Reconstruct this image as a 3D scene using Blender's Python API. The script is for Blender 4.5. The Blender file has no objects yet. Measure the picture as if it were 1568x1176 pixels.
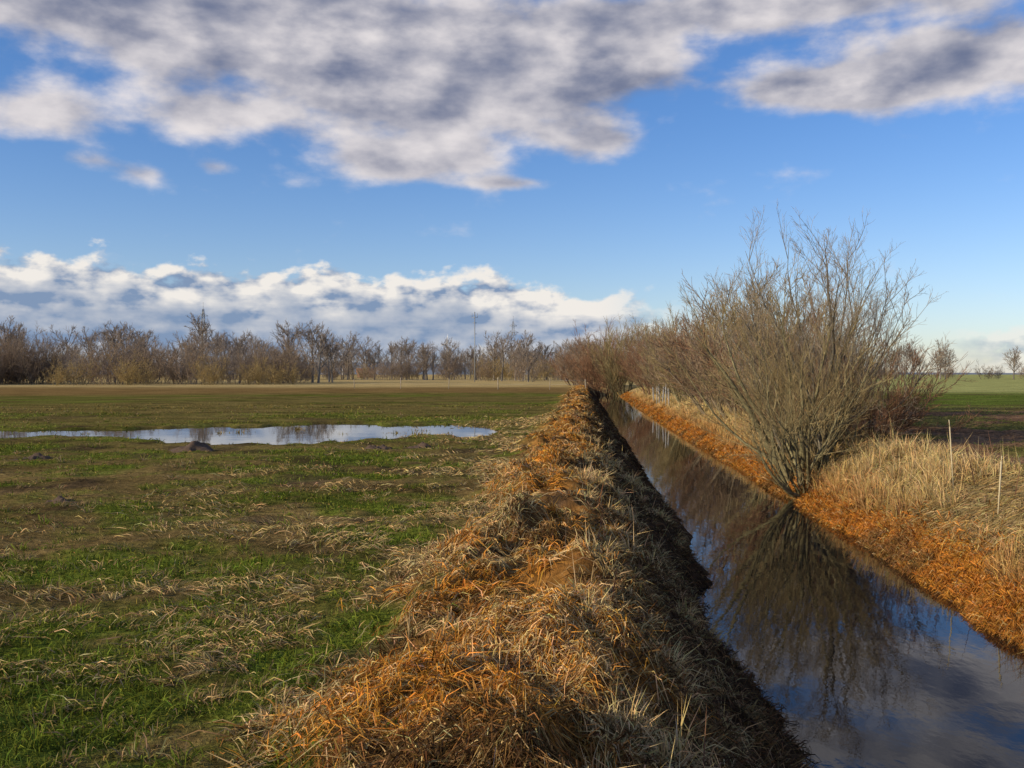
import bpy, math, numpy as np
from mathutils import Vector
R = np.random.default_rng(7)
SL = 0.073   # ditch direction (x per y)
scene = bpy.context.scene

# ---------------------------------------------------------------- noise
def _h(ix, iy, s):
    n = (ix.astype(np.int64)*374761393 + iy.astype(np.int64)*668265263 + s*1442695041) & 0x7fffffff
    n = ((n ^ (n >> 13))*1274126177) & 0x7fffffff
    n = (n ^ (n >> 16)) & 0x7fffffff
    return (n % 100003)/100003.0
def vn(x, y, s=0):
    ix = np.floor(x); iy = np.floor(y); fx = x-ix; fy = y-iy
    fx = fx*fx*(3-2*fx); fy = fy*fy*(3-2*fy)
    a=_h(ix,iy,s); b=_h(ix+1,iy,s); c=_h(ix,iy+1,s); d=_h(ix+1,iy+1,s)
    return (a*(1-fx)+b*fx)*(1-fy)+(c*(1-fx)+d*fx)*fy
def fbm(x, y, s=0, o=4):
    r=0; amp=0.5; tot=0
    for i in range(o):
        r = r+amp*vn(x*2**i+i*17.3, y*2**i+i*9.1, s+i); tot+=amp; amp*=0.5
    return r/tot
def ss(a,b,x):
    t=np.clip((x-a)/(b-a),0,1); return t*t*(3-2*t)

# ---------------------------------------------------------------- terrain
PU=np.array([-400,-2.0,-1.3,-0.85,-0.45,0.0,0.35,0.75,1.2,1.72,2.2,4.3,4.65,5.0,5.7,6.4,7.2,9.0,400])
PZ=np.array([0,0,0.04,0.14,0.22,0.18,0.02,-0.34,-0.82,-1.3,-1.6,-1.6,-1.28,-1.05,-0.65,-0.22,0.0,0.03,0.0])
WATER=-1.2
LUMPS=[(-0.36,6.9,.20,.26),(-0.50,4.7,.20,.30),(0.12,9.2,.16,.28),(0.15,13.5,.2,.35),(0.5,17,.17,.35),(0.6,22,.22,.45),(-0.5,8.4,.10,.25),
       (0.2,5.7,.14,.2),(0.5,11.5,.14,.25),(1.5,30,.22,.55),(2.1,38,.27,.6),(-0.1,3.6,.12,.2),(3.2,50,.25,.8),(4.0,63,.3,.9)]
def puddle_mask(x,y):
    k=(x+7.9)/7.0
    hy=5.3*(0.36+0.64*ss(-0.9,0.5,k))
    e=1-(k**2+((y-29.2)/hy)**2)
    e=e+1.7*(fbm(x*0.9,y*0.36,31,4)-0.5)
    k2=(x+15.5)/5.0
    e2=0.8-(k2**2+((y-28.2)/2.4)**2)+1.5*(fbm(x*0.8,y*0.6,33,3)-0.5)
    return np.where((np.abs(x+10.5)<13)&(y<36.5)&(y>22),np.maximum(e,e2),-1.0)
def UU(x,y): return x-SL*y
def Hh(x,y):
    x=np.asarray(x,float); y=np.asarray(y,float)
    u=UU(x,y)
    fade=1-ss(60,140,y)
    w=(fbm(y*0.45,u*0+3.3,5,3)-0.5)*0.6*ss(0.3,1.2,u)*(1-ss(2.6,3.2,u))
    w=w+(fbm(y*1.7,u*0+6.3,7,3)-0.5)*0.7*ss(0.5,1.2,u)*(1-ss(2.6,3.2,u))
    w=w+(fbm(y*0.4,u*0+8.3,6,3)-0.5)*0.55*ss(3.2,4.2,u)*(1-ss(6,8,u))
    w=w+(fbm(y*1.9,u*0+1.3,8,3)-0.5)*0.30*ss(3.2,4.2,u)*(1-ss(5,6,u))
    w=w-0.40*np.exp(-((y-17.0)/0.8)**2)*ss(0.5,1.4,u)*(1-ss(2.6,3.2,u))
    z=np.interp(u+w,PU,PZ)
    z=z*(1-ss(128,140,y))
    bank=ss(-1.7,-0.9,u)*(1-ss(1.5,2.0,u))
    z=z+bank*fade*(0.36*(fbm(x*1.3,y*1.1,11,4)-0.5)+0.24*(fbm(x*5,y*5,12,2)-0.5))
    for (lx,ly,a,s) in LUMPS:
        z=z+a*np.exp(-((x-lx)**2+(y-ly)**2)/(2*s*s))
    z=z-0.28*np.exp(-((x+0.02)**2+(y-7.1)**2)/(2*0.20**2))-0.18*np.exp(-((x-0.05)**2+(y-4.9)**2)/(2*0.16**2))
    rb=ss(4.4,5.0,u)*(1-ss(7.0,8.2,u))
    z=z+rb*fade*0.24*(fbm(x*1.2,y*1.0,14,3)-0.5)
    f=1-np.clip(bank+rb,0,1)
    z=z+f*fade*(0.05*(fbm(x*0.35,y*0.35,21,2)-0.5)+0.08*(fbm(x*1.9,y*1.9,22,2)-0.5)+0.06*(fbm(x*6,y*6,23,2)-0.5)*(1-ss(12,25,y)))*(1-ss(1.6,2.2,u)*(1-ss(4.3,4.6,u)))
    soil=ss(7.5,8.5,u)*(1-ss(35,60,y))
    z=z+soil*0.18*(fbm(x*2.5,y*2.5,24,2)-0.5)
    pm=puddle_mask(x,y)
    z=z-0.13*ss(-0.30,0.20,pm)
    return z

C=lambda *a: np.array(a,float)
GREEN=C(.145,.180,.026); GREEN2=C(.180,.185,.040); THATCH=C(.34,.235,.090); OLIVE=C(.22,.165,.055)
ORANGE=C(.70,.310,.052); ORANGE2=C(.50,.240,.065); PALE=C(.68,.50,.24); SOIL=C(.055,.036,.022); TAN=C(.52,.38,.16); BRN=C(.19,.105,.042)
def lerp(a,b,t): return a*(1-t[:,None])+b*t[:,None]
def gmask(x,y):
    return ss(0.43,0.61,0.42*fbm(x*0.8,y*0.8,41,4)+0.33*fbm(x*0.24,y*0.24,42,3)+0.25*fbm(x*3.1,y*3.1,43,3))
def field_col(x,y):
    t=gmask(x,y)
    c=lerp(np.tile(THATCH*0.65,(len(x),1)),np.tile(GREEN,(len(x),1)),t)
    c=lerp(c,np.tile(GREEN2,(len(x),1)),0.4*ss(14,30,y))
    st=ss(0.48,0.60,fbm(x*0.06,y*0.16,44,4))*ss(26,46,y)
    c=lerp(c,np.tile(OLIVE,(len(x),1)),0.8*st)
    bt=ss(78,100,y+14*(fbm(x*0.04,y*0.1,45,3)-0.5)+ 20*ss(-10,-50,x))
    c=lerp(c,np.tile(C(.30,.19,.07),(len(x),1)),bt)
    bt=ss(104,130,y+20*(fbm(x*0.03,y*0.05,46,3)-0.5))
    c=lerp(c,np.tile(TAN,(len(x),1)),bt*0.9)
    return c
def ground_col(x,y):
    u=UU(x,y)
    c=field_col(x,y)*0.8
    N=len(x)
    k=fbm(x*1.1,y*0.8,51,4); k2=fbm(x*4,y*4,52,3)
    mud=ss(.60,.70,fbm(x*0.9+4,y*0.7,55,4))*(1-ss(30,50,y))
    c=lerp(c,np.tile(SOIL*1.5,(N,1)),.7*mud)
    ridge=ss(-1.5,-0.8,u+0.9*(k-0.5))*(1-ss(0.5,0.8,u))
    rc=lerp(np.tile(SOIL*1.2,(N,1)),np.tile(ORANGE2*0.55,(N,1)),ss(0.35,0.65,0.6*k+0.4*k2))
    c=lerp(c,rc,ridge)
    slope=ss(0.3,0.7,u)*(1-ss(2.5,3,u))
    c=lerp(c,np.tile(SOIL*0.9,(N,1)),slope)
    ob=ss(3,3.5,u)
    c=lerp(c,np.tile(ORANGE*0.6,(N,1)),ob)
    pb=ss(5.2,5.9,u+0.6*(k-0.5))
    c=lerp(c,np.tile(PALE*0.5,(N,1)),pb)
    rf=ss(6.5,7.5,u+1.2*(k-0.5))
    sc=lerp(np.tile(C(.20,.12,.070),(N,1)),np.tile(C(.14,.14,.035),(N,1)),ss(0.54,0.68,fbm(x*0.3,y*0.3,53,4))*0.8)
    gc=lerp(np.tile(C(.13,.17,.032),(N,1)),np.tile(C(.13,.10,.045),(N,1)),ss(0.45,0.6,fbm(x*0.08,y*0.3,54,3)))
    sc=lerp(sc,gc,ss(40,55,y))
    sc=lerp(sc,np.tile(C(.40,.40,.14),(N,1)),ss(74,96,y))
    c=lerp(c,sc,rf)
    fade=ss(120,136,y)
    c2=lerp(np.tile(TAN,(N,1)),np.tile(C(.40,.40,.14),(N,1)),ss(5,30,u))
    c=lerp(c,c2,fade)
    pm=puddle_mask(x,y)
    c=lerp(c,np.tile(SOIL*1.3,(N,1)),0.8*ss(-0.15,0.2,pm))
    return c

# ---------------------------------------------------------------- mesh helper
def mk(name,V,quads=None,tris=None,col=None,mat=None,smooth=False,link=True):
    me=bpy.data.meshes.new(name)
    V=np.ascontiguousarray(V,dtype=np.float32)
    me.vertices.add(len(V)); me.vertices.foreach_set('co',V.ravel())
    li=[];st=[];o=0
    if quads is not None and len(quads):
        q=np.asarray(quads,np.int32); li.append(q.ravel()); st.append(np.arange(len(q))*4+o); o+=len(q)*4
    if tris is not None and len(tris):
        t=np.asarray(tris,np.int32); li.append(t.ravel()); st.append(np.arange(len(t))*3+o); o+=len(t)*3
    li=np.concatenate(li).astype(np.int32); st=np.concatenate(st).astype(np.int32)
    me.loops.add(len(li)); me.loops.foreach_set('vertex_index',li)
    me.polygons.add(len(st)); me.polygons.foreach_set('loop_start',st)
    me.update(calc_edges=True)
    if smooth: me.polygons.foreach_set('use_smooth',np.ones(len(st),bool))
    if col is not None:
        a=me.color_attributes.new('Col','FLOAT_COLOR','POINT')
        cc=np.ones((len(V),4),np.float32); cc[:,:3]=col
        a.data.foreach_set('color',cc.ravel())
    if mat: me.materials.append(mat)
    if not link: return me
    ob=bpy.data.objects.new(name,me); scene.collection.objects.link(ob)
    return ob

# ---------------------------------------------------------------- materials
def newmat(name):
    m=bpy.data.materials.new(name); m.use_nodes=True
    nt=m.node_tree; nt.nodes.clear()
    out=nt.nodes.new('ShaderNodeOutputMaterial')
    return m,nt,out
def mat_ground():
    m,nt,out=newmat('ground_soil_grass'); N=nt.nodes; L=nt.links
    b=N.new('ShaderNodeBsdfDiffuse')
    at=N.new('ShaderNodeAttribute'); at.attribute_name='Col'
    tc=N.new('ShaderNodeTexCoord')
    n1=N.new('ShaderNodeTexNoise'); n1.inputs['Scale'].default_value=9; n1.inputs['Detail'].default_value=6; n1.inputs['Roughness'].default_value=0.7
    mp=N.new('ShaderNodeMapping'); mp.inputs['Scale'].default_value=(0.35,1.0,1)
    n2=N.new('ShaderNodeTexNoise'); n2.inputs['Scale'].default_value=0.6; n2.inputs['Detail'].default_value=7; n2.inputs['Roughness'].default_value=0.65
    L.new(tc.outputs['Object'],n1.inputs['Vector']); L.new(tc.outputs['Object'],mp.inputs['Vector']); L.new(mp.outputs[0],n2.inputs['Vector'])
    r=N.new('ShaderNodeMapRange'); r.inputs[1].default_value=0.3; r.inputs[2].default_value=0.7; r.inputs[3].default_value=0.35; r.inputs[4].default_value=1.5
    r2=N.new('ShaderNodeMapRange'); r2.inputs[1].default_value=0.3; r2.inputs[2].default_value=0.7; r2.inputs[3].default_value=0.45; r2.inputs[4].default_value=1.5
    L.new(n1.outputs['Fac'],r.inputs[0]); L.new(n2.outputs['Fac'],r2.inputs[0])
    mu=N.new('ShaderNodeMath'); mu.operation='MULTIPLY'; L.new(r.outputs[0],mu.inputs[0]); L.new(r2.outputs[0],mu.inputs[1])
    mx=N.new('ShaderNodeVectorMath'); mx.operation='SCALE'; L.new(at.outputs['Color'],mx.inputs[0]); L.new(mu.outputs[0],mx.inputs['Scale'])
    L.new(mx.outputs[0],b.inputs['Color'])
    bp=N.new('ShaderNodeBump'); bp.inputs['Strength'].default_value=0.9; bp.inputs['Distance'].default_value=0.05
    L.new(n1.outputs['Fac'],bp.inputs['Height']); L.new(bp.outputs[0],b.inputs['Normal'])
    L.new(b.outputs[0],out.inputs[0]); return m
def mat_blade(name,trans=0.3):
    m,nt,out=newmat(name); N=nt.nodes; L=nt.links
    at=N.new('ShaderNodeAttribute'); at.attribute_name='Col'
    b=N.new('ShaderNodeBsdfDiffuse')
    t=N.new('ShaderNodeBsdfTranslucent'); mx=N.new('ShaderNodeMixShader'); mx.inputs[0].default_value=trans
    L.new(at.outputs['Color'],b.inputs['Color']); L.new(at.outputs['Color'],t.inputs['Color'])
    L.new(b.outputs[0],mx.inputs[1]); L.new(t.outputs[0],mx.inputs[2]); L.new(mx.outputs[0],out.inputs[0]); return m
def mat_bark(name):
    m,nt,out=newmat(name); N=nt.nodes; L=nt.links
    at=N.new('ShaderNodeAttribute'); at.attribute_name='Col'
    b=N.new('ShaderNodeBsdfDiffuse')
    n1=N.new('ShaderNodeTexNoise'); n1.inputs['Scale'].default_value=14; n1.inputs['Detail'].default_value=2
    tc=N.new('ShaderNodeTexCoord'); L.new(tc.outputs['Object'],n1.inputs['Vector'])
    r=N.new('ShaderNodeMapRange'); r.inputs[1].default_value=0.3; r.inputs[2].default_value=0.7; r.inputs[3].default_value=0.6; r.inputs[4].default_value=1.35
    L.new(n1.outputs['Fac'],r.inputs[0])
    mx=N.new('ShaderNodeVectorMath'); mx.operation='SCALE'; L.new(at.outputs['Color'],mx.inputs[0]); L.new(r.outputs[0],mx.inputs['Scale'])
    L.new(mx.outputs[0],b.inputs['Color']); L.new(b.outputs[0],out.inputs[0]); return m
def mat_water(name,base,bump,rough=0.03,ior=1.33,scale=3.5):
    m,nt,out=newmat(name); N=nt.nodes; L=nt.links
    b=N.new('ShaderNodeBsdfPrincipled'); b.inputs['Base Color'].default_value=(*base,1); b.inputs['Roughness'].default_value=rough; b.inputs['IOR'].default_value=ior
    tc=N.new('ShaderNodeTexCoord'); mp=N.new('ShaderNodeMapping'); mp.inputs['Scale'].default_value=(1.0,0.55,1); mp.inputs['Rotation'].default_value=(0,0,0.3)
    n1=N.new('ShaderNodeTexNoise'); n1.inputs['Scale'].default_value=scale; n1.inputs['Detail'].default_value=4; n1.inputs['Roughness'].default_value=0.5
    L.new(tc.outputs['Object'],mp.inputs[0]); L.new(mp.outputs[0],n1.inputs['Vector'])
    bp=N.new('ShaderNodeBump'); bp.inputs['Strength'].default_value=bump; bp.inputs['Distance'].default_value=0.02
    L.new(n1.outputs['Fac'],bp.inputs['Height']); L.new(bp.outputs[0],b.inputs['Normal']); L.new(b.outputs[0],out.inputs[0]); return m
def mat_plain(name,c,rough=0.8,metal=0.0,var=0.3,scale=5):
    m,nt,out=newmat(name); N=nt.nodes; L=nt.links
    b=N.new('ShaderNodeBsdfPrincipled'); b.inputs['Roughness'].default_value=rough; b.inputs['Metallic'].default_value=metal
    n1=N.new('ShaderNodeTexNoise'); n1.inputs['Scale'].default_value=scale; n1.inputs['Detail'].default_value=5
    cr=N.new('ShaderNodeValToRGB'); cr.color_ramp.elements[0].position=0.3; cr.color_ramp.elements[1].position=0.7
    cr.color_ramp.elements[0].color=(*[v*(1-var) for v in c],1); cr.color_ramp.elements[1].color=(*[min(1,v*(1+var)) for v in c],1)
    L.new(n1.outputs['Fac'],cr.inputs[0]); L.new(cr.outputs[0],b.inputs['Base Color']); L.new(b.outputs[0],out.inputs[0]); return m
MG=mat_ground(); MB=mat_blade('grass_blade',0.3); MS=mat_blade('dry_straw',0.2); MK=mat_bark('bark')

# ---------------------------------------------------------------- ground sheet
def geo(a,b,n): return np.geomspace(a,b,n)
us=np.unique(np.concatenate([-geo(26,2500,45),np.arange(-26,-3,.15),np.arange(-3,3,.06),np.arange(3,9,.08),np.arange(9,20,.25),geo(20,2500,45)]))
ys=np.unique(np.concatenate([-geo(30,600,12),np.arange(-30,1,.5),np.arange(1,12,.06),np.arange(12,36,.12),np.arange(36,60,.3),np.arange(60,150,1.0),geo(150,4000,45)]))
Ug,Yg=np.meshgrid(us,ys); Xg=Ug+SL*Yg
x=Xg.ravel(); y=Yg.ravel(); z=Hh(x,y)
nc=len(us); nr=len(ys)
I=np.arange(nr*nc).reshape(nr,nc)
Q=np.stack([I[:-1,:-1],I[:-1,1:],I[1:,1:],I[1:,:-1]],-1).reshape(-1,4)
mk('ground',np.stack([x,y,z],1),quads=Q,col=ground_col(x,y),mat=MG,smooth=True)

def strip(name,pts,z,mat):
    V=np.array([(a,b,z) for a,b in pts]); return mk(name,V,quads=[[0,1,2,3]],mat=mat)
strip('ditch_water',[(0.8-SL*30,-30),(5.4-SL*30,-30),(5.4+SL*134,134),(0.8+SL*134,134)],WATER,mat_water('ditch_water',(.006,.006,.007),0.10,0.015,1.28))
strip('puddle_water',[(-23.3,21.5),(0.2,21.5),(0.2,37),(-23.3,37)],-0.066,mat_water('puddle_water',(.03,.024,.016),0.10,0.03,1.33,1.5))

# ---------------------------------------------------------------- blades
def blades(name,x,y,L,W,az,el,droop,col,mat,drape=False,lift=0.0,z0=None):
    n=len(x)
    d=np.stack([np.cos(az)*np.cos(el),np.sin(az)*np.cos(el),np.sin(el)],1)
    z=(Hh(x,y) if z0 is None else z0)
    p0=np.stack([x,y,z-0.01+lift],1)
    p1=p0+d*(L*0.5)[:,None]
    d2=d.copy(); d2[:,2]-=droop; d2/=np.linalg.norm(d2,axis=1)[:,None]
    p2=p1+d2*(L*0.5)[:,None]
    if drape:
        a=R.random(n)*0.03
        p1[:,2]=Hh(p1[:,0],p1[:,1])+lift+a+L*0.06
        p2[:,2]=Hh(p2[:,0],p2[:,1])+lift*0.6+R.random(n)*0.05
    r=R.normal(size=(n,3)); s=np.cross(d,r); s/=np.linalg.norm(s,axis=1)[:,None]+1e-9
    s=s*(W*0.5)[:,None]
    V=np.stack([p0-s,p0+s,p1-s*0.8,p1+s*0.8,p2],1).reshape(-1,3)
    b=np.arange(n)*5
    q=np.stack([b,b+1,b+3,b+2],1); t=np.stack([b+2,b+3,b+4],1)
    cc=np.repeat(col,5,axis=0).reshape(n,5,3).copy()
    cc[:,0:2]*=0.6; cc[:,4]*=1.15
    return mk(name,V,quads=q,tris=t,col=cc.reshape(-1,3),mat=mat)
def powy(n,a,b,p):
    r=R.random(n)
    if abs(p-1)<1e-6: return a*(b/a)**r
    k=1-p; return (a**k+r*(b**k-a**k))**(1/k)
def jit(c,lo=0.6,hi=1.35):
    n=len(c); return c*(lo+(hi-lo)*R.random(n))[:,None]*(1+0.10*R.normal(size=(n,3))*np.array([1,.6,1])).clip(.6,1.4)

# meadow grass
n=240000
y=powy(n,2.3,55,1.0); x=(R.random(n)*2-1)*(0.62*y+1.8); u=UU(x,y)
k=(u<-0.6+0.8*(R.random(n)-0.5))&(puddle_mask(x,y)<-0.05-0.1*R.random(n))
gn=gmask(x,y)
mud=ss(.60,.70,fbm(x*0.9+4,y*0.7,55,4))
k&=R.random(n)<(0.5+.5*gn)*(1-.75*mud)
x=x[k];y=y[k];gn=gn[k];n=len(x)
fc=field_col(x,y)
isd=R.random(n)<(0.74-0.62*gn)
base=np.where(isd[:,None],np.tile(THATCH*1.05,(n,1)),fc*1.15)
L=(0.025+0.05*R.random(n))*(0.5+1.0*gn)*(1+y/60)
W=(0.0035+0.003*R.random(n))*(1+y/9)
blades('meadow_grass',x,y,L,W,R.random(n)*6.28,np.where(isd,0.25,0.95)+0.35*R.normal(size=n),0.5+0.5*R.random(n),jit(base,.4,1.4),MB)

def tufts(cx,cy,nb,spread,Lr,Wr,el0,droop,colf,name,mat,zoff=0):
    m=len(cx); rep=np.repeat(np.arange(m),nb); n=len(rep)
    az=R.random(n)*6.28; rr=np.abs(R.normal(size=n))*spread
    x=cx[rep]+np.cos(az)*rr; y=cy[rep]+np.sin(az)*rr
    sc=(0.5+1.0*R.random(m))[rep]
    L=(Lr[0]+(Lr[1]-Lr[0])*R.random(n))*sc
    W=(Wr[0]+(Wr[1]-Wr[0])*R.random(n))*(1+y/14)
    el=el0+0.3*R.normal(size=n)
    leanaz=(R.random(m)*6.28)[rep]; az2=np.where(R.random(n)<0.45,leanaz+.4*R.normal(size=n),az)
    return blades(name,x,y,L,W,az2,el,droop*(0.4+R.random(n)),jit(colf(cx[rep],cy[rep],n)),mat)
m=1900
cy=powy(m,3,50,1.0); cx=(R.random(m)*2-1)*(0.6*cy+1)
k=(UU(cx,cy)<-0.8)&(puddle_mask(cx,cy)<-0.05); cx=cx[k];cy=cy[k]
def cf(x,y,n):
    w=(R.random(n)<0.2+.6*(fbm(x*7,y*7,66,1)>.5))[:,None]; return np.where(w,np.tile(PALE*0.55,(n,1)),np.tile(GREEN*1.1,(n,1)))
tufts(cx,cy,26,0.05,(.05,.14),(.0035,.006),0.9,0.9,cf,'grass_tussocks',MB)
pc=np.array([(-8.6,29.0),(-8.2,29.3),(-5.3,30.2),(-4.9,28.7),(-3.4,29.0),(-12.5,28.6),(-2.6,27.3),(-6.8,31.0),(-2.1,29.2),(-2.8,30.4)])
tufts(pc[:,0],pc[:,1],40,.20,(.08,.18),(.006,.009),1.1,.8,lambda x,y,n:np.tile(OLIVE*1.2,(n,1)),'puddle_rushes',MB)

# straw litter
n=66000
y=powy(n,2.4,38,1.1); u=-0.5-np.abs(R.normal(size=n))*1.5
wide=R.random(n)<0.36; u=np.where(wide,-0.6-R.random(n)*5.5,u)
x=u+SL*y
keep=fbm(x*1.1,y*0.9,61,4)+0.35*(fbm(x*5,y*5,62,2)-0.5)>0.47+0.03*np.clip(-u-1,0,4)
x=x[keep];y=y[keep];n=len(x)
L=.05+.19*R.random(n)**1.5; W=(.0028+.0028*R.random(n))*(1+y/10)
fl=fbm(x*0.7,y*0.7,63,2)*14+R.normal(size=n)*0.9
c=lerp(np.tile(PALE*.95,(n,1)),np.tile(THATCH*1.0,(n,1)),R.random(n))
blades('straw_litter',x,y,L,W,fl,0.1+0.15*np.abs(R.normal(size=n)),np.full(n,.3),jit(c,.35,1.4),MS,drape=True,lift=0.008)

# orange sedge cuttings piled on the ridge
n=130000
y=powy(n,2.3,125,1.15); u=-0.34+R.normal(size=n)*0.40; x=u+SL*y
for (lx,ly,a,s) in LUMPS[:7]+LUMPS[11:12]:
    q=R.integers(0,n,3400); x[q]=lx+R.normal(size=3400)*s*1.2; y[q]=ly+R.normal(size=3400)*s*1.2
u=UU(x,y)
pat=fbm(x*1.3,y*0.9,71,3)+0.8*(fbm(x*4.5,y*4.5,72,2)-0.5)
keep=(pat>0.43+0.12*ss(0.2,0.8,u)+0.14*ss(-0.8,-1.5,u))&(u<0.9)&(u>-1.8); x=x[keep];y=y[keep];pat=pat[keep];u=u[keep];n=len(x)
tone=fbm(x*2.2,y*1.6,75,3)
c=lerp(np.tile(BRN,(n,1)),np.tile(ORANGE2,(n,1)),ss(.32,.47,tone+.15*(R.random(n)-.5)))
c=lerp(c,np.tile(ORANGE,(n,1)),ss(.43,.60,tone+.3*(R.random(n)-.5)))
pl=ss(.50,.62,fbm(x*1.6+9,y*1.4,76,3))
c=lerp(c,np.tile(PALE,(n,1)),(R.random(n)<(0.12+0.5*pl+0.25*ss(-0.7,-1.4,u))).astype(float)*0.85)
fl=fbm(x*1.1,y*1.1,73,2)*20+R.normal(size=n)*0.9
L=.05+.22*R.random(n)**1.3; W=(.003+.0028*R.random(n))*(1+y/11)
dr=R.random(n)<0.62
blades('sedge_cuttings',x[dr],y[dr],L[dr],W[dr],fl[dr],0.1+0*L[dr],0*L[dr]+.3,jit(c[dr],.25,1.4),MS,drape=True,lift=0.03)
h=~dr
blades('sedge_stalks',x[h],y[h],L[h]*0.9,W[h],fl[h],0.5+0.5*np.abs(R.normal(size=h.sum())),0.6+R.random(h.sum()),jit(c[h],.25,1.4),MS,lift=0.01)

# ditch bank grass
m=900
cy=powy(m,2.8,70,1.15); cu=0.0+R.random(m)*1.4; cx=cu+SL*cy
def cf2(x,y,n):
    return lerp(np.tile(PALE*0.6,(n,1)),np.tile(C(.18,.11,.045),(n,1)),ss(.35,.65,fbm(x*1.5,y*1.5,81,2))*R.random(n)**.4)
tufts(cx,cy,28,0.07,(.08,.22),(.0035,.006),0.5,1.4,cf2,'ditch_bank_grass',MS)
m=130
cy=powy(m,2.9,34,1.1); cu=0.0+R.random(m)**1.3*1.2; cx=cu+SL*cy
tufts(cx,cy,60,0.045,(.10,.26),(.0035,.006),1.0,0.9,lambda x,y,n:np.tile(PALE*.95,(n,1)),'pale_grass_tufts',MS)
n=50000
y=powy(n,2.4,80,1.2);u=0.1+R.random(n)*1.6;x=u+SL*y
L=.06+.16*R.random(n); W=(.004+.003*R.random(n))*(1+y/11)
c=lerp(np.tile(SOIL*1.2,(n,1)),np.tile(C(.22,.13,.055),(n,1)),R.random(n)**2)
blades('ditch_bank_roots',x,y,L,W,R.normal(size=n)*0.9,0.1+0.5*R.normal(size=n),0.8+R.random(n),jit(c),MS)
n=110
y=powy(n,3.5,40,1.0); left=R.random(n)<.4; u=np.where(left,-0.2+1.4*R.random(n),5.3+2.6*R.random(n)); y=np.where(left,y,np.maximum(y,10+4*R.random(n))); x=u+SL*y
blades('dead_weed_stalks',x,y,np.where(left,.22+.3*R.random(n),.5+.6*R.random(n)),(.004+.003*R.random(n))*(1+y/12),R.random(n)*6.28,1.35+.12*R.normal(size=n),.1*R.random(n),jit(np.where(R.random(n)[:,None]<.5,PALE*.7,C(.20,.10,.06))),MS)

# right bank
n=85000
y=powy(n,8,128,1.15); u=4.55+np.abs(R.normal(size=n))*0.5; x=u+SL*y
k=(Hh(x,y)>WATER-0.04)&(u<6.2); x=x[k];y=y[k];n=len(x)
tn=fbm(x*1.5,y*1.2,77,3)
c=lerp(np.tile(ORANGE*C(1,.92,.8),(n,1)),np.tile(ORANGE2*C(1,.92,.85),(n,1)),R.random(n))
c=lerp(c,np.tile(BRN*1.3,(n,1)),.8*ss(.52,.66,tn))
c=lerp(c,np.tile(PALE,(n,1)),(R.random(n)<.12).astype(float)*.7)
L=.08+.26*R.random(n); W=(.004+.004*R.random(n))*(1+y/14)
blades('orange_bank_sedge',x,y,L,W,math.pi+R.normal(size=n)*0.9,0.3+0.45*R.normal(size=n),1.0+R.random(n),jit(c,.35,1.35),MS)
m=2500
cy=powy(m,8,110,1.1); cu=5.25+R.random(m)**1.2*2.0; cx=cu+SL*cy
k=fbm(cx*0.8,cy*0.6,91,3)+.08*(6.4-cu)>0.45; cx=cx[k];cy=cy[k]
def cf3(x,y,n):
    c=lerp(np.tile(PALE*1.0,(n,1)),np.tile(THATCH*1.1,(n,1)),R.random(n)**1.5*0.9)
    return lerp(c,np.tile(ORANGE2,(n,1)),(1-ss(5.2,6.0,UU(x,y)))*0.6)
tufts(cx,cy,34,0.08,(.16,.50),(.0035,.006),1.2,0.8,cf3,'pale_reed_grass',MS)
n=26000
y=powy(n,8,60,1.1);u=5.4+R.random(n)*1.9;x=u+SL*y
L=.12+.3*R.random(n); W=(.004+.004*R.random(n))*(1+y/14)
c=lerp(np.tile(PALE*.8,(n,1)),np.tile(THATCH,(n,1)),R.random(n))
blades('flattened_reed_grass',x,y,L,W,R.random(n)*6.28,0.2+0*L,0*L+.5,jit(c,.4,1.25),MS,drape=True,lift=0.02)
n=20000
y=powy(n,12,90,1.0);u=7.2+R.random(n)*(0.5*y);x=u+SL*y
k=fbm(x*0.3,y*0.3,53,4)>0.52; x=x[k];y=y[k];n=len(x)
blades('field_weeds',x,y,.05+.07*R.random(n),(.006+.004*R.random(n))*(1+y/14),R.random(n)*6.28,0.8+.3*R.normal(size=n),.5+R.random(n),jit(np.tile(C(.15,.18,.045),(n,1))),MB)

# ---------------------------------------------------------------- woody plants
def nrm(v): return v/(np.linalg.norm(v,axis=-1,keepdims=True)+1e-9)
def grow(start,d,L,K,up,jt):
    n=len(start); P=np.zeros((n,K,3)); P[:,0]=start; d=nrm(d)
    for k in range(1,K):
        d=nrm(d+jt*R.normal(size=(n,3))+np.array([0,0,up]))
        P[:,k]=P[:,k-1]+d*(L/(K-1))[:,None]
    return P
def kids(P,Lp,m,t0,t1,ang,Lf,rad=None):
    n,K,_=P.shape
    t=t0+(t1-t0)*R.random((n,m)); s=t*(K-1); i=np.minimum(s.astype(int),K-2); f=s-i
    ii=np.arange(n)[:,None]
    A=P[ii,i]; B=P[ii,i+1]; st=A+(B-A)*f[...,None]; tg=nrm(B-A)
    r=R.normal(size=(n,m,3)); pr=nrm(r-(r*tg).sum(-1,keepdims=True)*tg)
    a=ang*(0.6+0.7*R.random((n,m)))[...,None]
    d=tg*np.cos(a)+pr*np.sin(a)
    L=Lp[:,None]*Lf*(0.55+0.7*R.random((n,m)))*(1.15-0.65*t)
    return st.reshape(-1,3),d.reshape(-1,3),L.reshape(-1)
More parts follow.
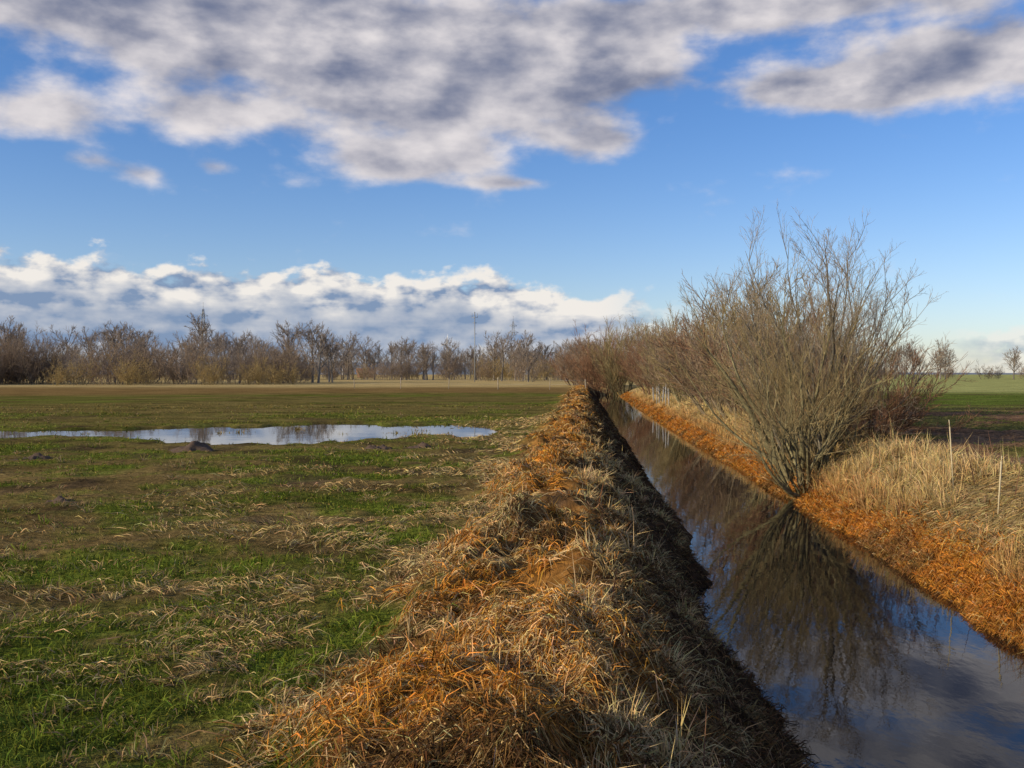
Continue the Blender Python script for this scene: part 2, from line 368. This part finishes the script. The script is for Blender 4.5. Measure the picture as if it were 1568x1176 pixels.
def tubes(parts):
    Vs=[];Qs=[];Cs=[];o=0
    for P,r0,r1,S,col in parts:
        n,K,_=P.shape
        T=np.empty_like(P); T[:,:-1]=P[:,1:]-P[:,:-1]; T[:,-1]=T[:,-2]; T=nrm(T)
        ref=nrm(R.normal(size=(n,1,3))); a=nrm(np.cross(T,ref)); b=np.cross(T,a)
        tt=np.linspace(0,1,K)[None,:]
        rad=r0[:,None]*(1-tt)+r1[:,None]*tt
        th=np.arange(S)*2*math.pi/S
        V=P[:,:,None,:]+rad[:,:,None,None]*(np.cos(th)[None,None,:,None]*a[:,:,None,:]+np.sin(th)[None,None,:,None]*b[:,:,None,:])
        idx=np.arange(n*K*S).reshape(n,K,S)+o
        nx=np.roll(idx,-1,axis=2)
        q=np.stack([idx[:,:-1],nx[:,:-1],nx[:,1:],idx[:,1:]],-1).reshape(-1,4)
        c=np.asarray(col,float)
        if c.ndim==1: c=np.tile(c,(n,1))
        c=c*(0.7+0.6*R.random(n))[:,None]
        Vs.append(V.reshape(-1,3));Qs.append(q);Cs.append(np.repeat(c,K*S,axis=0));o+=n*K*S
    return np.concatenate(Vs),np.concatenate(Qs),np.concatenate(Cs)
def shrub(ns,base_r,tilt,Lr,k1,k2,rad,twig,cols,lean=(0,0),up=0.10,Lf=(0.42,0.45),t1=0.12,K=(9,5,4),ang=.55,k3=0,jt=.09):
    az=R.random(ns)*6.28; ti=tilt*np.sqrt(R.random(ns))
    d=np.stack([np.cos(az)*np.sin(ti)+lean[0],np.sin(az)*np.sin(ti)+lean[1],np.cos(ti)],1)
    st=np.stack([np.cos(az)*base_r*R.random(ns),np.sin(az)*base_r*R.random(ns),np.full(ns,-0.15)],1)
    L=(Lr[0]+(Lr[1]-Lr[0])*R.random(ns))*(1-.20*(ti/max(tilt,.01))**2)
    P=grow(st,d,L,K[0],up,jt)
    parts=[(P,rad*(0.4+R.random(ns)**2*1.3),np.full(ns,twig),5,cols[0])]
    s,d1,L1=kids(P,L,k1,t1,0.97,ang,Lf[0]); P1=grow(s,d1,L1,K[1],up*1.2,0.12)
    parts.append((P1,np.full(len(L1),min(twig*2.4,rad*.35)),np.full(len(L1),twig*0.7),3,cols[1]))
    s,d2,L2=kids(P1,L1,k2,0.15,0.97,0.65,Lf[1]); P2=grow(s,d2,L2,K[2],up,0.12)
    parts.append((P2,np.full(len(L2),twig),np.full(len(L2),twig*0.45),3,cols[2]))
    if k3:
        s,d3,L3=kids(P2,L2,k3,0.2,0.95,0.6,0.6); P3=grow(s,d3,L3,3,up,0.1)
        parts.append((P3,np.full(len(L3),twig*.75),np.full(len(L3),twig*0.4),3,cols[2]))
    return tubes(parts)
def place(name,VQC,loc):
    V,Q,Cc=VQC
    ob=mk(name,V,quads=Q,col=Cc,mat=MK,smooth=True); ob.location=loc; return ob
def gz(x,y): return float(Hh(np.array([x]),np.array([y]))[0])
OLV=[C(.17,.15,.085),C(.26,.215,.115),C(.31,.235,.12)]
GRY=[C(.15,.135,.11),C(.25,.215,.165),C(.31,.25,.185)]
RED=[C(.16,.10,.065),C(.23,.13,.08),C(.27,.15,.09)]
MIX=[C(.17,.135,.095),C(.24,.175,.12),C(.28,.20,.135)]
# main multi-stemmed willow: several thick trunks from one stool, spreading crown
place('willow_shrub',shrub(17,.28,.80,(4.4,5.8),14,9,.080,.0043,OLV,lean=(-.24,0),up=.13,t1=.25,jt=.14,k3=2,Lf=(.42,.45),ang=.7),(7.05,24.0,gz(7.05,24.0)))
place('willow_shrub',shrub(14,.3,1.15,(2.4,4.2),10,7,.04,.0045,OLV,lean=(-.30,-.1),up=.12,t1=.2,jt=.15,ang=.7),(6.8,22.8,gz(6.8,22.8)))
place('alder_tree',shrub(19,.28,.78,(4.8,6.0),15,9,.075,.0043,GRY,lean=(.12,0),up=.10,t1=.28,jt=.12,k3=2,Lf=(.38,.45),ang=.6),(8.1,25.2,gz(8.1,25.2)))
place('alder_tree',shrub(12,.25,.6,(4.7,5.9),14,8,.07,.0043,GRY,lean=(-.04,0),up=.08,t1=.28,jt=.12,k3=2,Lf=(.38,.45),ang=.6),(7.8,26.6,gz(7.8,26.6)))
place('bramble_thicket',shrub(52,.8,1.0,(1.8,3.1),10,6,.012,.005,RED,lean=(.05,0),up=.07,jt=.15),(8.9,24.4,gz(8.9,24.4)))
place('bramble_thicket',shrub(36,.8,1.0,(1.6,2.8),9,5,.012,.005,RED,lean=(0,0),up=.07,jt=.15),(8.4,27.6,gz(8.4,27.6)))
def var(name,VQC):
    V,Q,Cc=VQC; return mk(name,V,quads=Q,col=Cc,mat=MK,smooth=True,link=False)
SV=[var('bare_shrub_mesh_%d'%i,shrub(24,.8,.72,(3.4,5.2),12,8,.04,.0085,[RED,MIX,OLV][i],up=.10,K=(7,4,3),jt=.15,ang=.65,Lf=(.42,.5))) for i in range(3)]
rowp=[(9.0,31,1.1),(9.7,36,1.2),(10.0,42,1.25),(10.2,48,1.2),(11.2,55,1.2),(11.6,63,1.25),(12.0,73,1.25),(12.8,82,1.3),(13.4,92,1.35),(14.4,100,1.45),
      (12.0,39,.85),(13.3,60,1.1),
      (10.4,133,1.6),(12.2,128,1.7),(14.4,126,1.95),(17,122,1.9),(15.8,108,1.6),(12.8,138,2.05),(9.2,140,1.4)]
for i,(px,py,s) in enumerate(rowp):
    ob=bpy.data.objects.new('bare_shrub',SV[(i*5+i//3)%3]); scene.collection.objects.link(ob)
    ob.location=(px,py,gz(px,py)-.05); ob.rotation_euler=(0,0,i*2.1); ob.scale=(s,s,s*(0.92+0.12*((i*7)%3)/2))

# distant trees
DT=[C(.20,.18,.16),C(.24,.205,.175),C(.27,.22,.185)]  # far tree tones, greyer and bluer: distance haze put into the bark colour
DS=[C(.21,.17,.125),C(.26,.20,.145),C(.29,.215,.155)]
DY=[C(.28,.22,.10),C(.34,.26,.12),C(.36,.26,.12)]
def far_tree():
    st=np.array([[0,0,-.2]]); L=np.array([6.0+2*R.random()]); P=grow(st,np.array([[0,0,1.]]),L,6,.1,.05)
    parts=[(P,np.array([.22]),np.array([.07]),5,DT[0])]
    s,d,L1=kids(P,L,15,.25,1,.75,.75); P1=grow(s,d,L1,5,.12,.1); parts.append((P1,np.full(len(L1),.08),np.full(len(L1),.03),3,DT[1]))
    s,d,L2=kids(P1,L1,9,.2,1,.65,.5); P2=grow(s,d,L2,3,.1,.12); parts.append((P2,np.full(len(L2),.032),np.full(len(L2),.016),3,DT[1]))
    s,d,L3=kids(P2,L2,6,.2,1,.6,.65); P3=grow(s,d,L3,2,.08,.12); parts.append((P3,np.full(len(L3),.022),np.full(len(L3),.012),3,DT[2]))
    return tubes(parts)
TV=[var('far_tree_mesh_%d'%i,far_tree()) for i in range(6)]
FV=[var('far_shrub_mesh_%d'%i,shrub(20,2.4,.5,(3.5,7.2),10,8,.03,.016,[DS,DS,DY,DT][i],up=.06,K=(5,3,2),jt=.18,ang=.75,t1=.08)) for i in range(4)]
def empty(name):
    e=bpy.data.objects.new(name,None); scene.collection.objects.link(e); return e
def inst(par,me,x,y,s,sz=1):
    ob=bpy.data.objects.new('tree',me); scene.collection.objects.link(ob); ob.parent=par
    ob.location=(x,y,0); ob.rotation_euler=(0,0,R.random()*6.28); ob.scale=(s,s,s*sz)
e=empty('distant_shrub_row')
for i in range(84):
    xx=-114+R.random()*78; yy=146+R.random()*30+max(0,(xx+60))*0.6
    inst(e,FV[(0,1,3,0,1)[i%5]],xx,yy,.85+.45*R.random(),.95+.2*R.random())
for i in range(14):
    xx=-80+R.random()*48; inst(e,FV[2],xx,138+R.random()*6+max(0,(xx+60))*0.5,.45+.3*R.random())
for i in range(24):
    xx=-118+R.random()*84; inst(e,TV[i%6],xx,175+R.random()*24,.95+.3*R.random())
e=empty('distant_tree_row')
for i in range(132):
    xx=-100+(i+R.random())*1.02; yy=250+R.random()*60
    if R.random()<0.5: inst(e,FV[i%4],xx,yy,.65+.5*R.random())
    else: inst(e,TV[i%6],xx,yy,.8+.55*R.random()**1.3)
for i in range(24):
    xx=-6+R.random()*36; yy=200+R.random()*50
    inst(e,TV[i%6] if i%2 else FV[i%4],xx,yy,.8+.4*R.random())
for i in range(52):
    xx=98+R.random()*130; yy=280+R.random()*60
    if R.random()<.5: inst(e,FV[i%4],xx,yy,.6+.4*R.random())
    else: inst(e,TV[i%6],xx,yy,.85+.45*R.random())
e=empty('distant_woodland')
for i in range(90):
    xx=-280+R.random()*620; inst(e,(FV+TV)[i%10],xx,430+R.random()*70,.9+.5*R.random())

# hills on the horizon
hx=np.linspace(-1600,1600,161); V=[];q=[]
for i,a in enumerate(hx):
    hgt=(13+20*float(fbm(np.array([a*0.004]),np.array([0.5]),95,4)[0]))*(1-.85*float(ss(0,300,a)))
    V+= [(a,1700,-2),(a,1780,hgt*0.8),(a,1900,hgt),(a,2100,-2)]
for i in range(160):
    for j in range(3):
        b=i*4+j; q.append([b,b+4,b+5,b+1])
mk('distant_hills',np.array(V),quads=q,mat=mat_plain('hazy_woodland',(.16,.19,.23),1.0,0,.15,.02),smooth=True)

# ---------------------------------------------------------------- built objects
def beams(name,segs,mat,parent=None,S=4):
    Ps=[];r=[]
    for a,b,w in segs: Ps.append([a,b]); r.append(w)
    P=np.array(Ps,float); r=np.array(r)
    V,Q,_=tubes([(P,r,r,S,C(1,1,1))])
    n=len(segs); cap=[]
    for i in range(n):
        b=i*2*S
        if S==4: cap.append([b+3,b+2,b+1,b]); cap.append([b+4,b+5,b+6,b+7])
    Q=np.concatenate([Q,np.array(cap)]) if cap else Q
    ob=mk(name,V,quads=Q,mat=mat)
    if parent: ob.parent=parent
    return ob
MST=mat_plain('galvanised_steel',(.26,.28,.31),.5,.3,.15,3)
def lattice(x,y,h,wb,arms=()):
    e=empty('lattice_mast'); e.location=(x,y,0); S=[]
    nl=9
    def cor(t,i):
        w=wb*(1-t)*.5+.25; sx=(1,1,-1,-1)[i]; sy=(1,-1,-1,1)[i]; return (sx*w,sy*w,t*h)
    for k in range(nl):
        t0=k/nl;t1=(k+1)/nl
        for i in range(4):
            S.append((cor(t0,i),cor(t1,i),.10)); S.append((cor(t0,i),cor(t1,(i+1)%4),.06)); S.append((cor(t1,i),cor(t0,(i+1)%4),.06)); S.append((cor(t1,i),cor(t1,(i+1)%4),.06))
    beams('frame',S,MST,e)
    A=[((0,0,h),(0,0,h*1.1),.08)]
    for (zt,w) in arms:
        A+= [((-w,0,zt*h),(w,0,zt*h),.10),((-w,0,zt*h),(0,0,zt*h+1.2),.07),((w,0,zt*h),(0,0,zt*h+1.2),.07)]
    beams('crossarms',A,MST,e)
lattice(-126,400,28,3.6,((.78,2.8),(.9,2.0)))
lattice(0.5,420,24,3.4,((.8,2.3),(.92,1.6)))
e=empty('antenna_mast'); e.location=(-7.8,205,0)
beams('pole',[((0,0,0),(0,0,14.6),.10)],MST,e)
beams('crossbars',[((-.6,0,13.4),(.6,0,13.4),.06),((-.4,0,12.3),(.4,0,12.3),.06),((-.55,0,13.4),(-.55,0,14.3),.05),((.55,0,13.4),(.55,0,14.3),.05),((.0,0,10.0),(.45,0,10.0),.05)],MST,e)
MW=mat_plain('white_paint',(.70,.72,.75),.4,0,.03,1)
def turbine(x,y,h,ph):
    e=empty('wind_turbine'); e.location=(x,y,0)
    P=np.array([[[0,0,0],[0,0,h]]],float); V,Q,_=tubes([(P,np.array([.8]),np.array([.45]),10,C(1,1,1))]); o=mk('tower',V,quads=Q,mat=MW,smooth=True);o.parent=e
    beams('nacelle',[((0,-1.6,h+.4),(0,2,h+.4),.8)],MW,e)
    V=[];T=[]
    for k in range(3):
        a=ph+k*2.094; dx,dz=math.cos(a),math.sin(a); nx,nz=-dz,dx
        b=len(V)
        for (r,w) in ((.4,.4),(2.6,.8),(8,.55),(12,.18)):
            V+= [(dx*r+nx*w,-1.9,h+.4+dz*r+nz*w),(dx*r-nx*w*.5,-1.9,h+.4+dz*r-nz*w*.5),(dx*r,-2.2,h+.4+dz*r)]
        for j in range(3):
            p=b+j*3
            for i in range(3): T.append([p+i,p+(i+1)%3,p+3+(i+1)%3,p+3+i])
    o=mk('rotor',np.array(V),quads=T,mat=MW);o.parent=e
for (px,d,h,ph) in ((-.229,1500,41,.3),(-.204,1550,42,1.1),(-.173,1500,45,.7),(-.066,1300,42,1.5),(-.030,1650,43,.1)):
    turbine(px*d,d,h,ph)

MBR=mat_plain('brick_wall',(.26,.15,.10),.9,0,.2,3); MRF=mat_plain('roof_tiles',(.26,.13,.09),.8,0,.2,2); MWN=mat_plain('window_glass',(.05,.06,.08),.2,0,.1,1); MTR=mat_plain('door_paint',(.25,.23,.2),.6,0,.05,1)
def boxv(x0,x1,y0,y1,z0,z1):
    V=[(x0,y0,z0),(x1,y0,z0),(x1,y1,z0),(x0,y1,z0),(x0,y0,z1),(x1,y0,z1),(x1,y1,z1),(x0,y1,z1)]
    return V,[[0,3,2,1],[4,5,6,7],[0,1,5,4],[1,2,6,5],[2,3,7,6],[3,0,4,7]]
def joinb(name,bs,mat,par):
    V=[];Q=[]
    for b in bs:
        v,q=boxv(*b);o=len(V);V+=v;Q+=[[i+o for i in f] for f in q]
    o=mk(name,np.array(V,float),quads=Q,mat=mat);o.parent=par
def house(x,y,w,hh,rot):
    e=empty('brick_house'); e.location=(x,y,0); e.rotation_euler=(0,0,rot); dd=w*.6
    joinb('walls',[(-w/2,w/2,-dd/2,dd/2,0,hh)],MBR,e)
    r=hh+dd*.42; o=.4
    V=[(-w/2-o,-dd/2-o,hh-.15),(w/2+o,-dd/2-o,hh-.15),(w/2+o,0,r),(-w/2-o,0,r),(-w/2-o,dd/2+o,hh-.15),(w/2+o,dd/2+o,hh-.15)]
    ob=mk('roof',np.array(V),quads=[[0,1,2,3],[3,2,5,4]],tris=[[0,3,4],[1,5,2]],mat=MRF);ob.parent=e
    joinb('windows',[(a-.45,a+.45,-dd/2-.03,-dd/2+.05,1.0,2.0) for a in np.linspace(-w*.36,w*.36,4) if abs(a-w*.12)>.5],MWN,e)
    joinb('door',[(w*.12-.45,w*.12+.45,-dd/2-.04,-dd/2+.05,0.0,2.0)],MTR,e)
    joinb('chimney',[(w*.2-.3,w*.2+.3,-.3,.3,r-.6,r+.9)],MBR,e)
house(-62,415,7,2.2,.2); house(-109,415,8,2.2,-.3)

# weathered fences
MWD=mat_plain('weathered_wood',(.30,.25,.19),.9,0,.3,12)
def posts(name,pts,h,r,rails=True,mat=MWD):
    e=empty(name); S=[];Rr=[]
    for i,(x,y) in enumerate(pts):
        z=gz(x,y); l=.04*((i*37)%5-2)
        S.append(((x,y,z-.2),(x+l,y,z+h*(.92+.04*((i*13)%5))),r))
        if rails and i:
            x0,y0=pts[i-1]; z0=gz(x0,y0)
            for f in (.45,.82): Rr.append(((x0,y0+r*1.2,z0+h*f),(x,y+r*1.2,z+h*f),.006))
    beams('posts',S,mat,e,4)
    if Rr: beams('wires',Rr,MST,e,4)
posts('wire_fence',[(-18+i*5.5,112-i*2.0) for i in range(5)]+[(7.7,102)],1.2,.05)
posts('paddock_fence',[(10.6+.14*i,66+2.4*i) for i in range(6)],1.5,.045,True,mat_plain('grey_post',(.30,.29,.28),.8,0,.1,8))
for (x,y,h,l) in ((7.5,16.6,1.15,-.08),(7.1,14.3,.80,.05)):
    z=gz(x,y); e=beams('wooden_stake',[((x,y,z-.1),(x+l,y,z+h),.012),((x+l,y,z+h),(x+l*1.15,y,z+h*1.1),.008)],mat_plain('pale_wood',(.50,.42,.26),.8,0,.2,20))
# molehills
MM=mat_plain('loose_soil',(.085,.052,.032),1,0,.4,30)
for (x,y,s,h) in ((-7.0,21.6,.42,.17),(-3.1,22.6,.3,.12),(-2.1,22.8,.28,.13),(-6.0,13.0,.2,.06),(-9.5,19.5,.3,.08)):
    g=24; V=[];Q=[]
    for i in range(g):
        for j in range(g):
            a=(i/(g-1)*2-1)*1.5;b=(j/(g-1)*2-1)*1.5; rr=a*a+b*b
            nz=float(fbm(np.array([a*3+x]),np.array([b*3+y]),99,3)[0])
            V.append((x+a*s,y+b*s,gz(x+a*s,y+b*s)-.03+h*math.exp(-rr*1.6)*(0.5+nz)+(nz-.5)*.11))
    for i in range(g-1):
        for j in range(g-1): Q.append([i*g+j,(i+1)*g+j,(i+1)*g+j+1,i*g+j+1])
    mk('molehill',np.array(V),quads=Q,mat=MM)

# ---------------------------------------------------------------- world
SUN=Vector((-0.92,-0.38,0)).normalized(); EL=math.radians(19)
w=bpy.data.worlds.new('World'); scene.world=w; w.use_nodes=True
nt=w.node_tree; nt.nodes.clear(); N=nt.nodes; Lk=nt.links
def sock(n,i,v):
    if isinstance(v,(int,float)): n.inputs[i].default_value=v
    else: Lk.new(v,n.inputs[i])
def M(op,*a,clamp=False):
    n=N.new('ShaderNodeMath'); n.operation=op; n.use_clamp=clamp
    for i,v in enumerate(a): sock(n,i,v)
    return n.outputs[0]
def SS(a,b,x,lo=0.,hi=1.):
    n=N.new('ShaderNodeMapRange'); n.interpolation_type='SMOOTHSTEP'; sock(n,0,x)
    n.inputs[1].default_value=a;n.inputs[2].default_value=b;n.inputs[3].default_value=lo;n.inputs[4].default_value=hi
    return n.outputs[0]
def LR(a,b,x,lo,hi):
    n=N.new('ShaderNodeMapRange'); sock(n,0,x)
    n.inputs[1].default_value=a;n.inputs[2].default_value=b;n.inputs[3].default_value=lo;n.inputs[4].default_value=hi
    return n.outputs[0]
def NZ(ax,ay,ox,oy,detail=6,rough=.5):
    c=N.new('ShaderNodeCombineXYZ'); sock(c,0,M('ADD',ax,ox)); sock(c,1,M('ADD',ay,oy))
    n=N.new('ShaderNodeTexNoise'); n.noise_dimensions='2D'; n.inputs['Scale'].default_value=1; n.inputs['Detail'].default_value=detail; n.inputs['Roughness'].default_value=rough
    Lk.new(c.outputs[0],n.inputs['Vector']); return n.outputs['Fac']
def MIXC(f,a,b):
    n=N.new('ShaderNodeMix'); n.data_type='RGBA'; sock(n,0,f)
    for i,v in ((6,a),(7,b)):
        if isinstance(v,tuple): n.inputs[i].default_value=(*v,1)
        else: Lk.new(v,n.inputs[i])
    return n.outputs[2]
tc=N.new('ShaderNodeTexCoord'); sp=N.new('ShaderNodeSeparateXYZ'); Lk.new(tc.outputs['Generated'],sp.inputs[0])
X,Y,Z=sp.outputs
az=M('ARCTAN2',X,Y); hr=M('MAXIMUM',M('SQRT',M('ADD',M('MULTIPLY',X,X),M('MULTIPLY',Y,Y))),.05); T=M('DIVIDE',Z,hr)
BL=[(-.22,.335,.22,.060,1.35),(-.07,.275,.12,.055,1.25),(-.12,.212,.085,.022,.9),(-.294,.252,.075,.024,.9),(-.45,.345,.16,.030,.9),
    (.104,.308,.070,.050,1.2),(.097,.238,.045,.020,.8),(.271,.280,.060,.022,1.0),(.44,.290,.13,.042,1.2),(.28,.362,.3,.026,1.1),
    (-.455,.240,.065,.024,.9),(-.358,.190,.026,.011,.75),(-.294,.200,.020,.010,.65),(.0,.194,.05,.008,.65),(-.405,.199,.035,.009,.6),(.36,.270,.06,.016,.75),
    (-.3,.75,.4,.10,.6)]
mask=None
for (a0,t0,sa,st,wt) in BL:
    da=M('DIVIDE',M('SUBTRACT',az,a0),sa); dt=M('DIVIDE',M('SUBTRACT',T,t0),st)
    g=M('MULTIPLY',M('EXPONENT',M('MULTIPLY',M('ADD',M('MULTIPLY',da,da),M('MULTIPLY',dt,dt)),-1.)),wt)
    mask=g if mask is None else M('ADD',mask,g)
mask=M('MINIMUM',mask,1.3)
mask=M('MAXIMUM',mask,M('MULTIPLY',SS(.75,1.3,M('ABSOLUTE',az)),M('MULTIPLY',SS(.1,.25,T),.45)))
ax=M('MULTIPLY',az,13.); ay=M('MULTIPLY',T,24.)
f0=NZ(ax,ay,0,0,8,.52); f1=NZ(ax,ay,-.32,.48,5,.48)
fl_=NZ(M('MULTIPLY',az,5.),M('MULTIPLY',T,13.),3,8,4,.5)
d0=M('ADD',M('ADD',mask,M('MULTIPLY',M('SUBTRACT',f0,.5),1.5)),M('MULTIPLY',M('SUBTRACT',fl_,.5),.5))
dens=SS(.20,.95,d0)
edge=SS(1.35,.40,d0)
br=M('ADD',.27,M('MULTIPLY',M('SUBTRACT',f0,f1),1.25))
br=M('ADD',br,M('MULTIPLY',edge,.26))
br=M('ADD',br,M('MULTIPLY',M('SUBTRACT',fl_,.5),.75))
br=M('ADD',br,SS(.33,.20,T,-.03,.12))
br=SS(-.25,1.05,br)
ccol=MIXC(br,(.13,.165,.28),(.84,.79,.79))
# cumulus bank low on the horizon
top=M('ADD',LR(-.5,-.3,az,.112,.106),LR(-.06,.16,az,0.,-.032))
bx=M('MULTIPLY',az,24.); by=M('MULTIPLY',T,42.)
g0=NZ(bx,by,5,2,7,.52); g1=NZ(bx,by,5-.25,2+.40,4,.46)
gl=NZ(M('MULTIPLY',az,7.),M('MULTIPLY',T,50.),9,1,4,.5)
e0=M('ADD',M('DIVIDE',M('SUBTRACT',top,T),.015),M('MULTIPLY',M('SUBTRACT',g0,.5),5.0))
fade=M('MAXIMUM',SS(.20,.08,az),M('MULTIPLY',SS(.40,.47,az),.6))
fade=M('MULTIPLY',fade,SS(-1.2,-.9,az))
rt=M('MULTIPLY',SS(.25,.4,az),.040)
e0=M('SUBTRACT',e0,M('DIVIDE',rt,.015))
bd=M('MULTIPLY',SS(-.1,.9,e0),fade)
bl=M('ADD',.50,M('MULTIPLY',M('SUBTRACT',g0,g1),3.0))
bl=M('ADD',bl,M('MULTIPLY',M('SUBTRACT',gl,.5),1.8))
bl=M('MULTIPLY',bl,SS(4.0,.8,e0,.30,1.35)); bl=M('ADD',bl,SS(-.25,.12,az,0.,.20),clamp=True)
bcol=MIXC(bl,(.22,.31,.47),(.88,.84,.79))
bd=M('MULTIPLY',bd,SS(.03,.0,T,1.,.6))
sky=N.new('ShaderNodeTexSky'); sky.sky_type='NISHITA'; sky.sun_disc=False; sky.sun_elevation=EL; sky.sun_rotation=math.atan2(SUN.x,SUN.y)
sky.air_density=1.0; sky.dust_density=0.4; sky.ozone_density=2.0
tint=MIXC(SS(.0,.30,T),(1.02,1.08,1.36),(.62,.90,1.34))
mm=N.new('ShaderNodeMix'); mm.data_type='RGBA'; mm.blend_type='MULTIPLY'; mm.inputs[0].default_value=1.0
Lk.new(sky.outputs[0],mm.inputs[6]); Lk.new(tint,mm.inputs[7])
b1=N.new('ShaderNodeBackground'); Lk.new(mm.outputs[2],b1.inputs[0]); b1.inputs[1].default_value=.115
b2=N.new('ShaderNodeBackground'); Lk.new(bcol,b2.inputs[0]); b2.inputs[1].default_value=1.0
b3=N.new('ShaderNodeBackground'); Lk.new(ccol,b3.inputs[0]); b3.inputs[1].default_value=1.0
m1=N.new('ShaderNodeMixShader'); Lk.new(bd,m1.inputs[0]); Lk.new(b1.outputs[0],m1.inputs[1]); Lk.new(b2.outputs[0],m1.inputs[2])
m2=N.new('ShaderNodeMixShader'); Lk.new(dens,m2.inputs[0]); Lk.new(m1.outputs[0],m2.inputs[1]); Lk.new(b3.outputs[0],m2.inputs[2])
wo=N.new('ShaderNodeOutputWorld'); Lk.new(m2.outputs[0],wo.inputs[0])

sd=bpy.data.lights.new('sun','SUN'); sd.energy=5.0; sd.angle=math.radians(.5); sd.color=(1,.84,.58)
so=bpy.data.objects.new('sun',sd); scene.collection.objects.link(so)
D=-Vector((SUN.x*math.cos(EL),SUN.y*math.cos(EL),math.sin(EL))); so.rotation_euler=D.to_track_quat('-Z','Y').to_euler()

cam=bpy.data.cameras.new('camera'); co=bpy.data.objects.new('camera',cam); scene.collection.objects.link(co)
cam.sensor_width=36; cam.lens=34.44; cam.clip_start=.05; cam.clip_end=8000
co.location=(0,0,1.7); co.rotation_euler=(math.radians(90-.61),0,0); scene.camera=co
scene.view_settings.view_transform='Standard'; scene.view_settings.look='None'; scene.view_settings.exposure=0
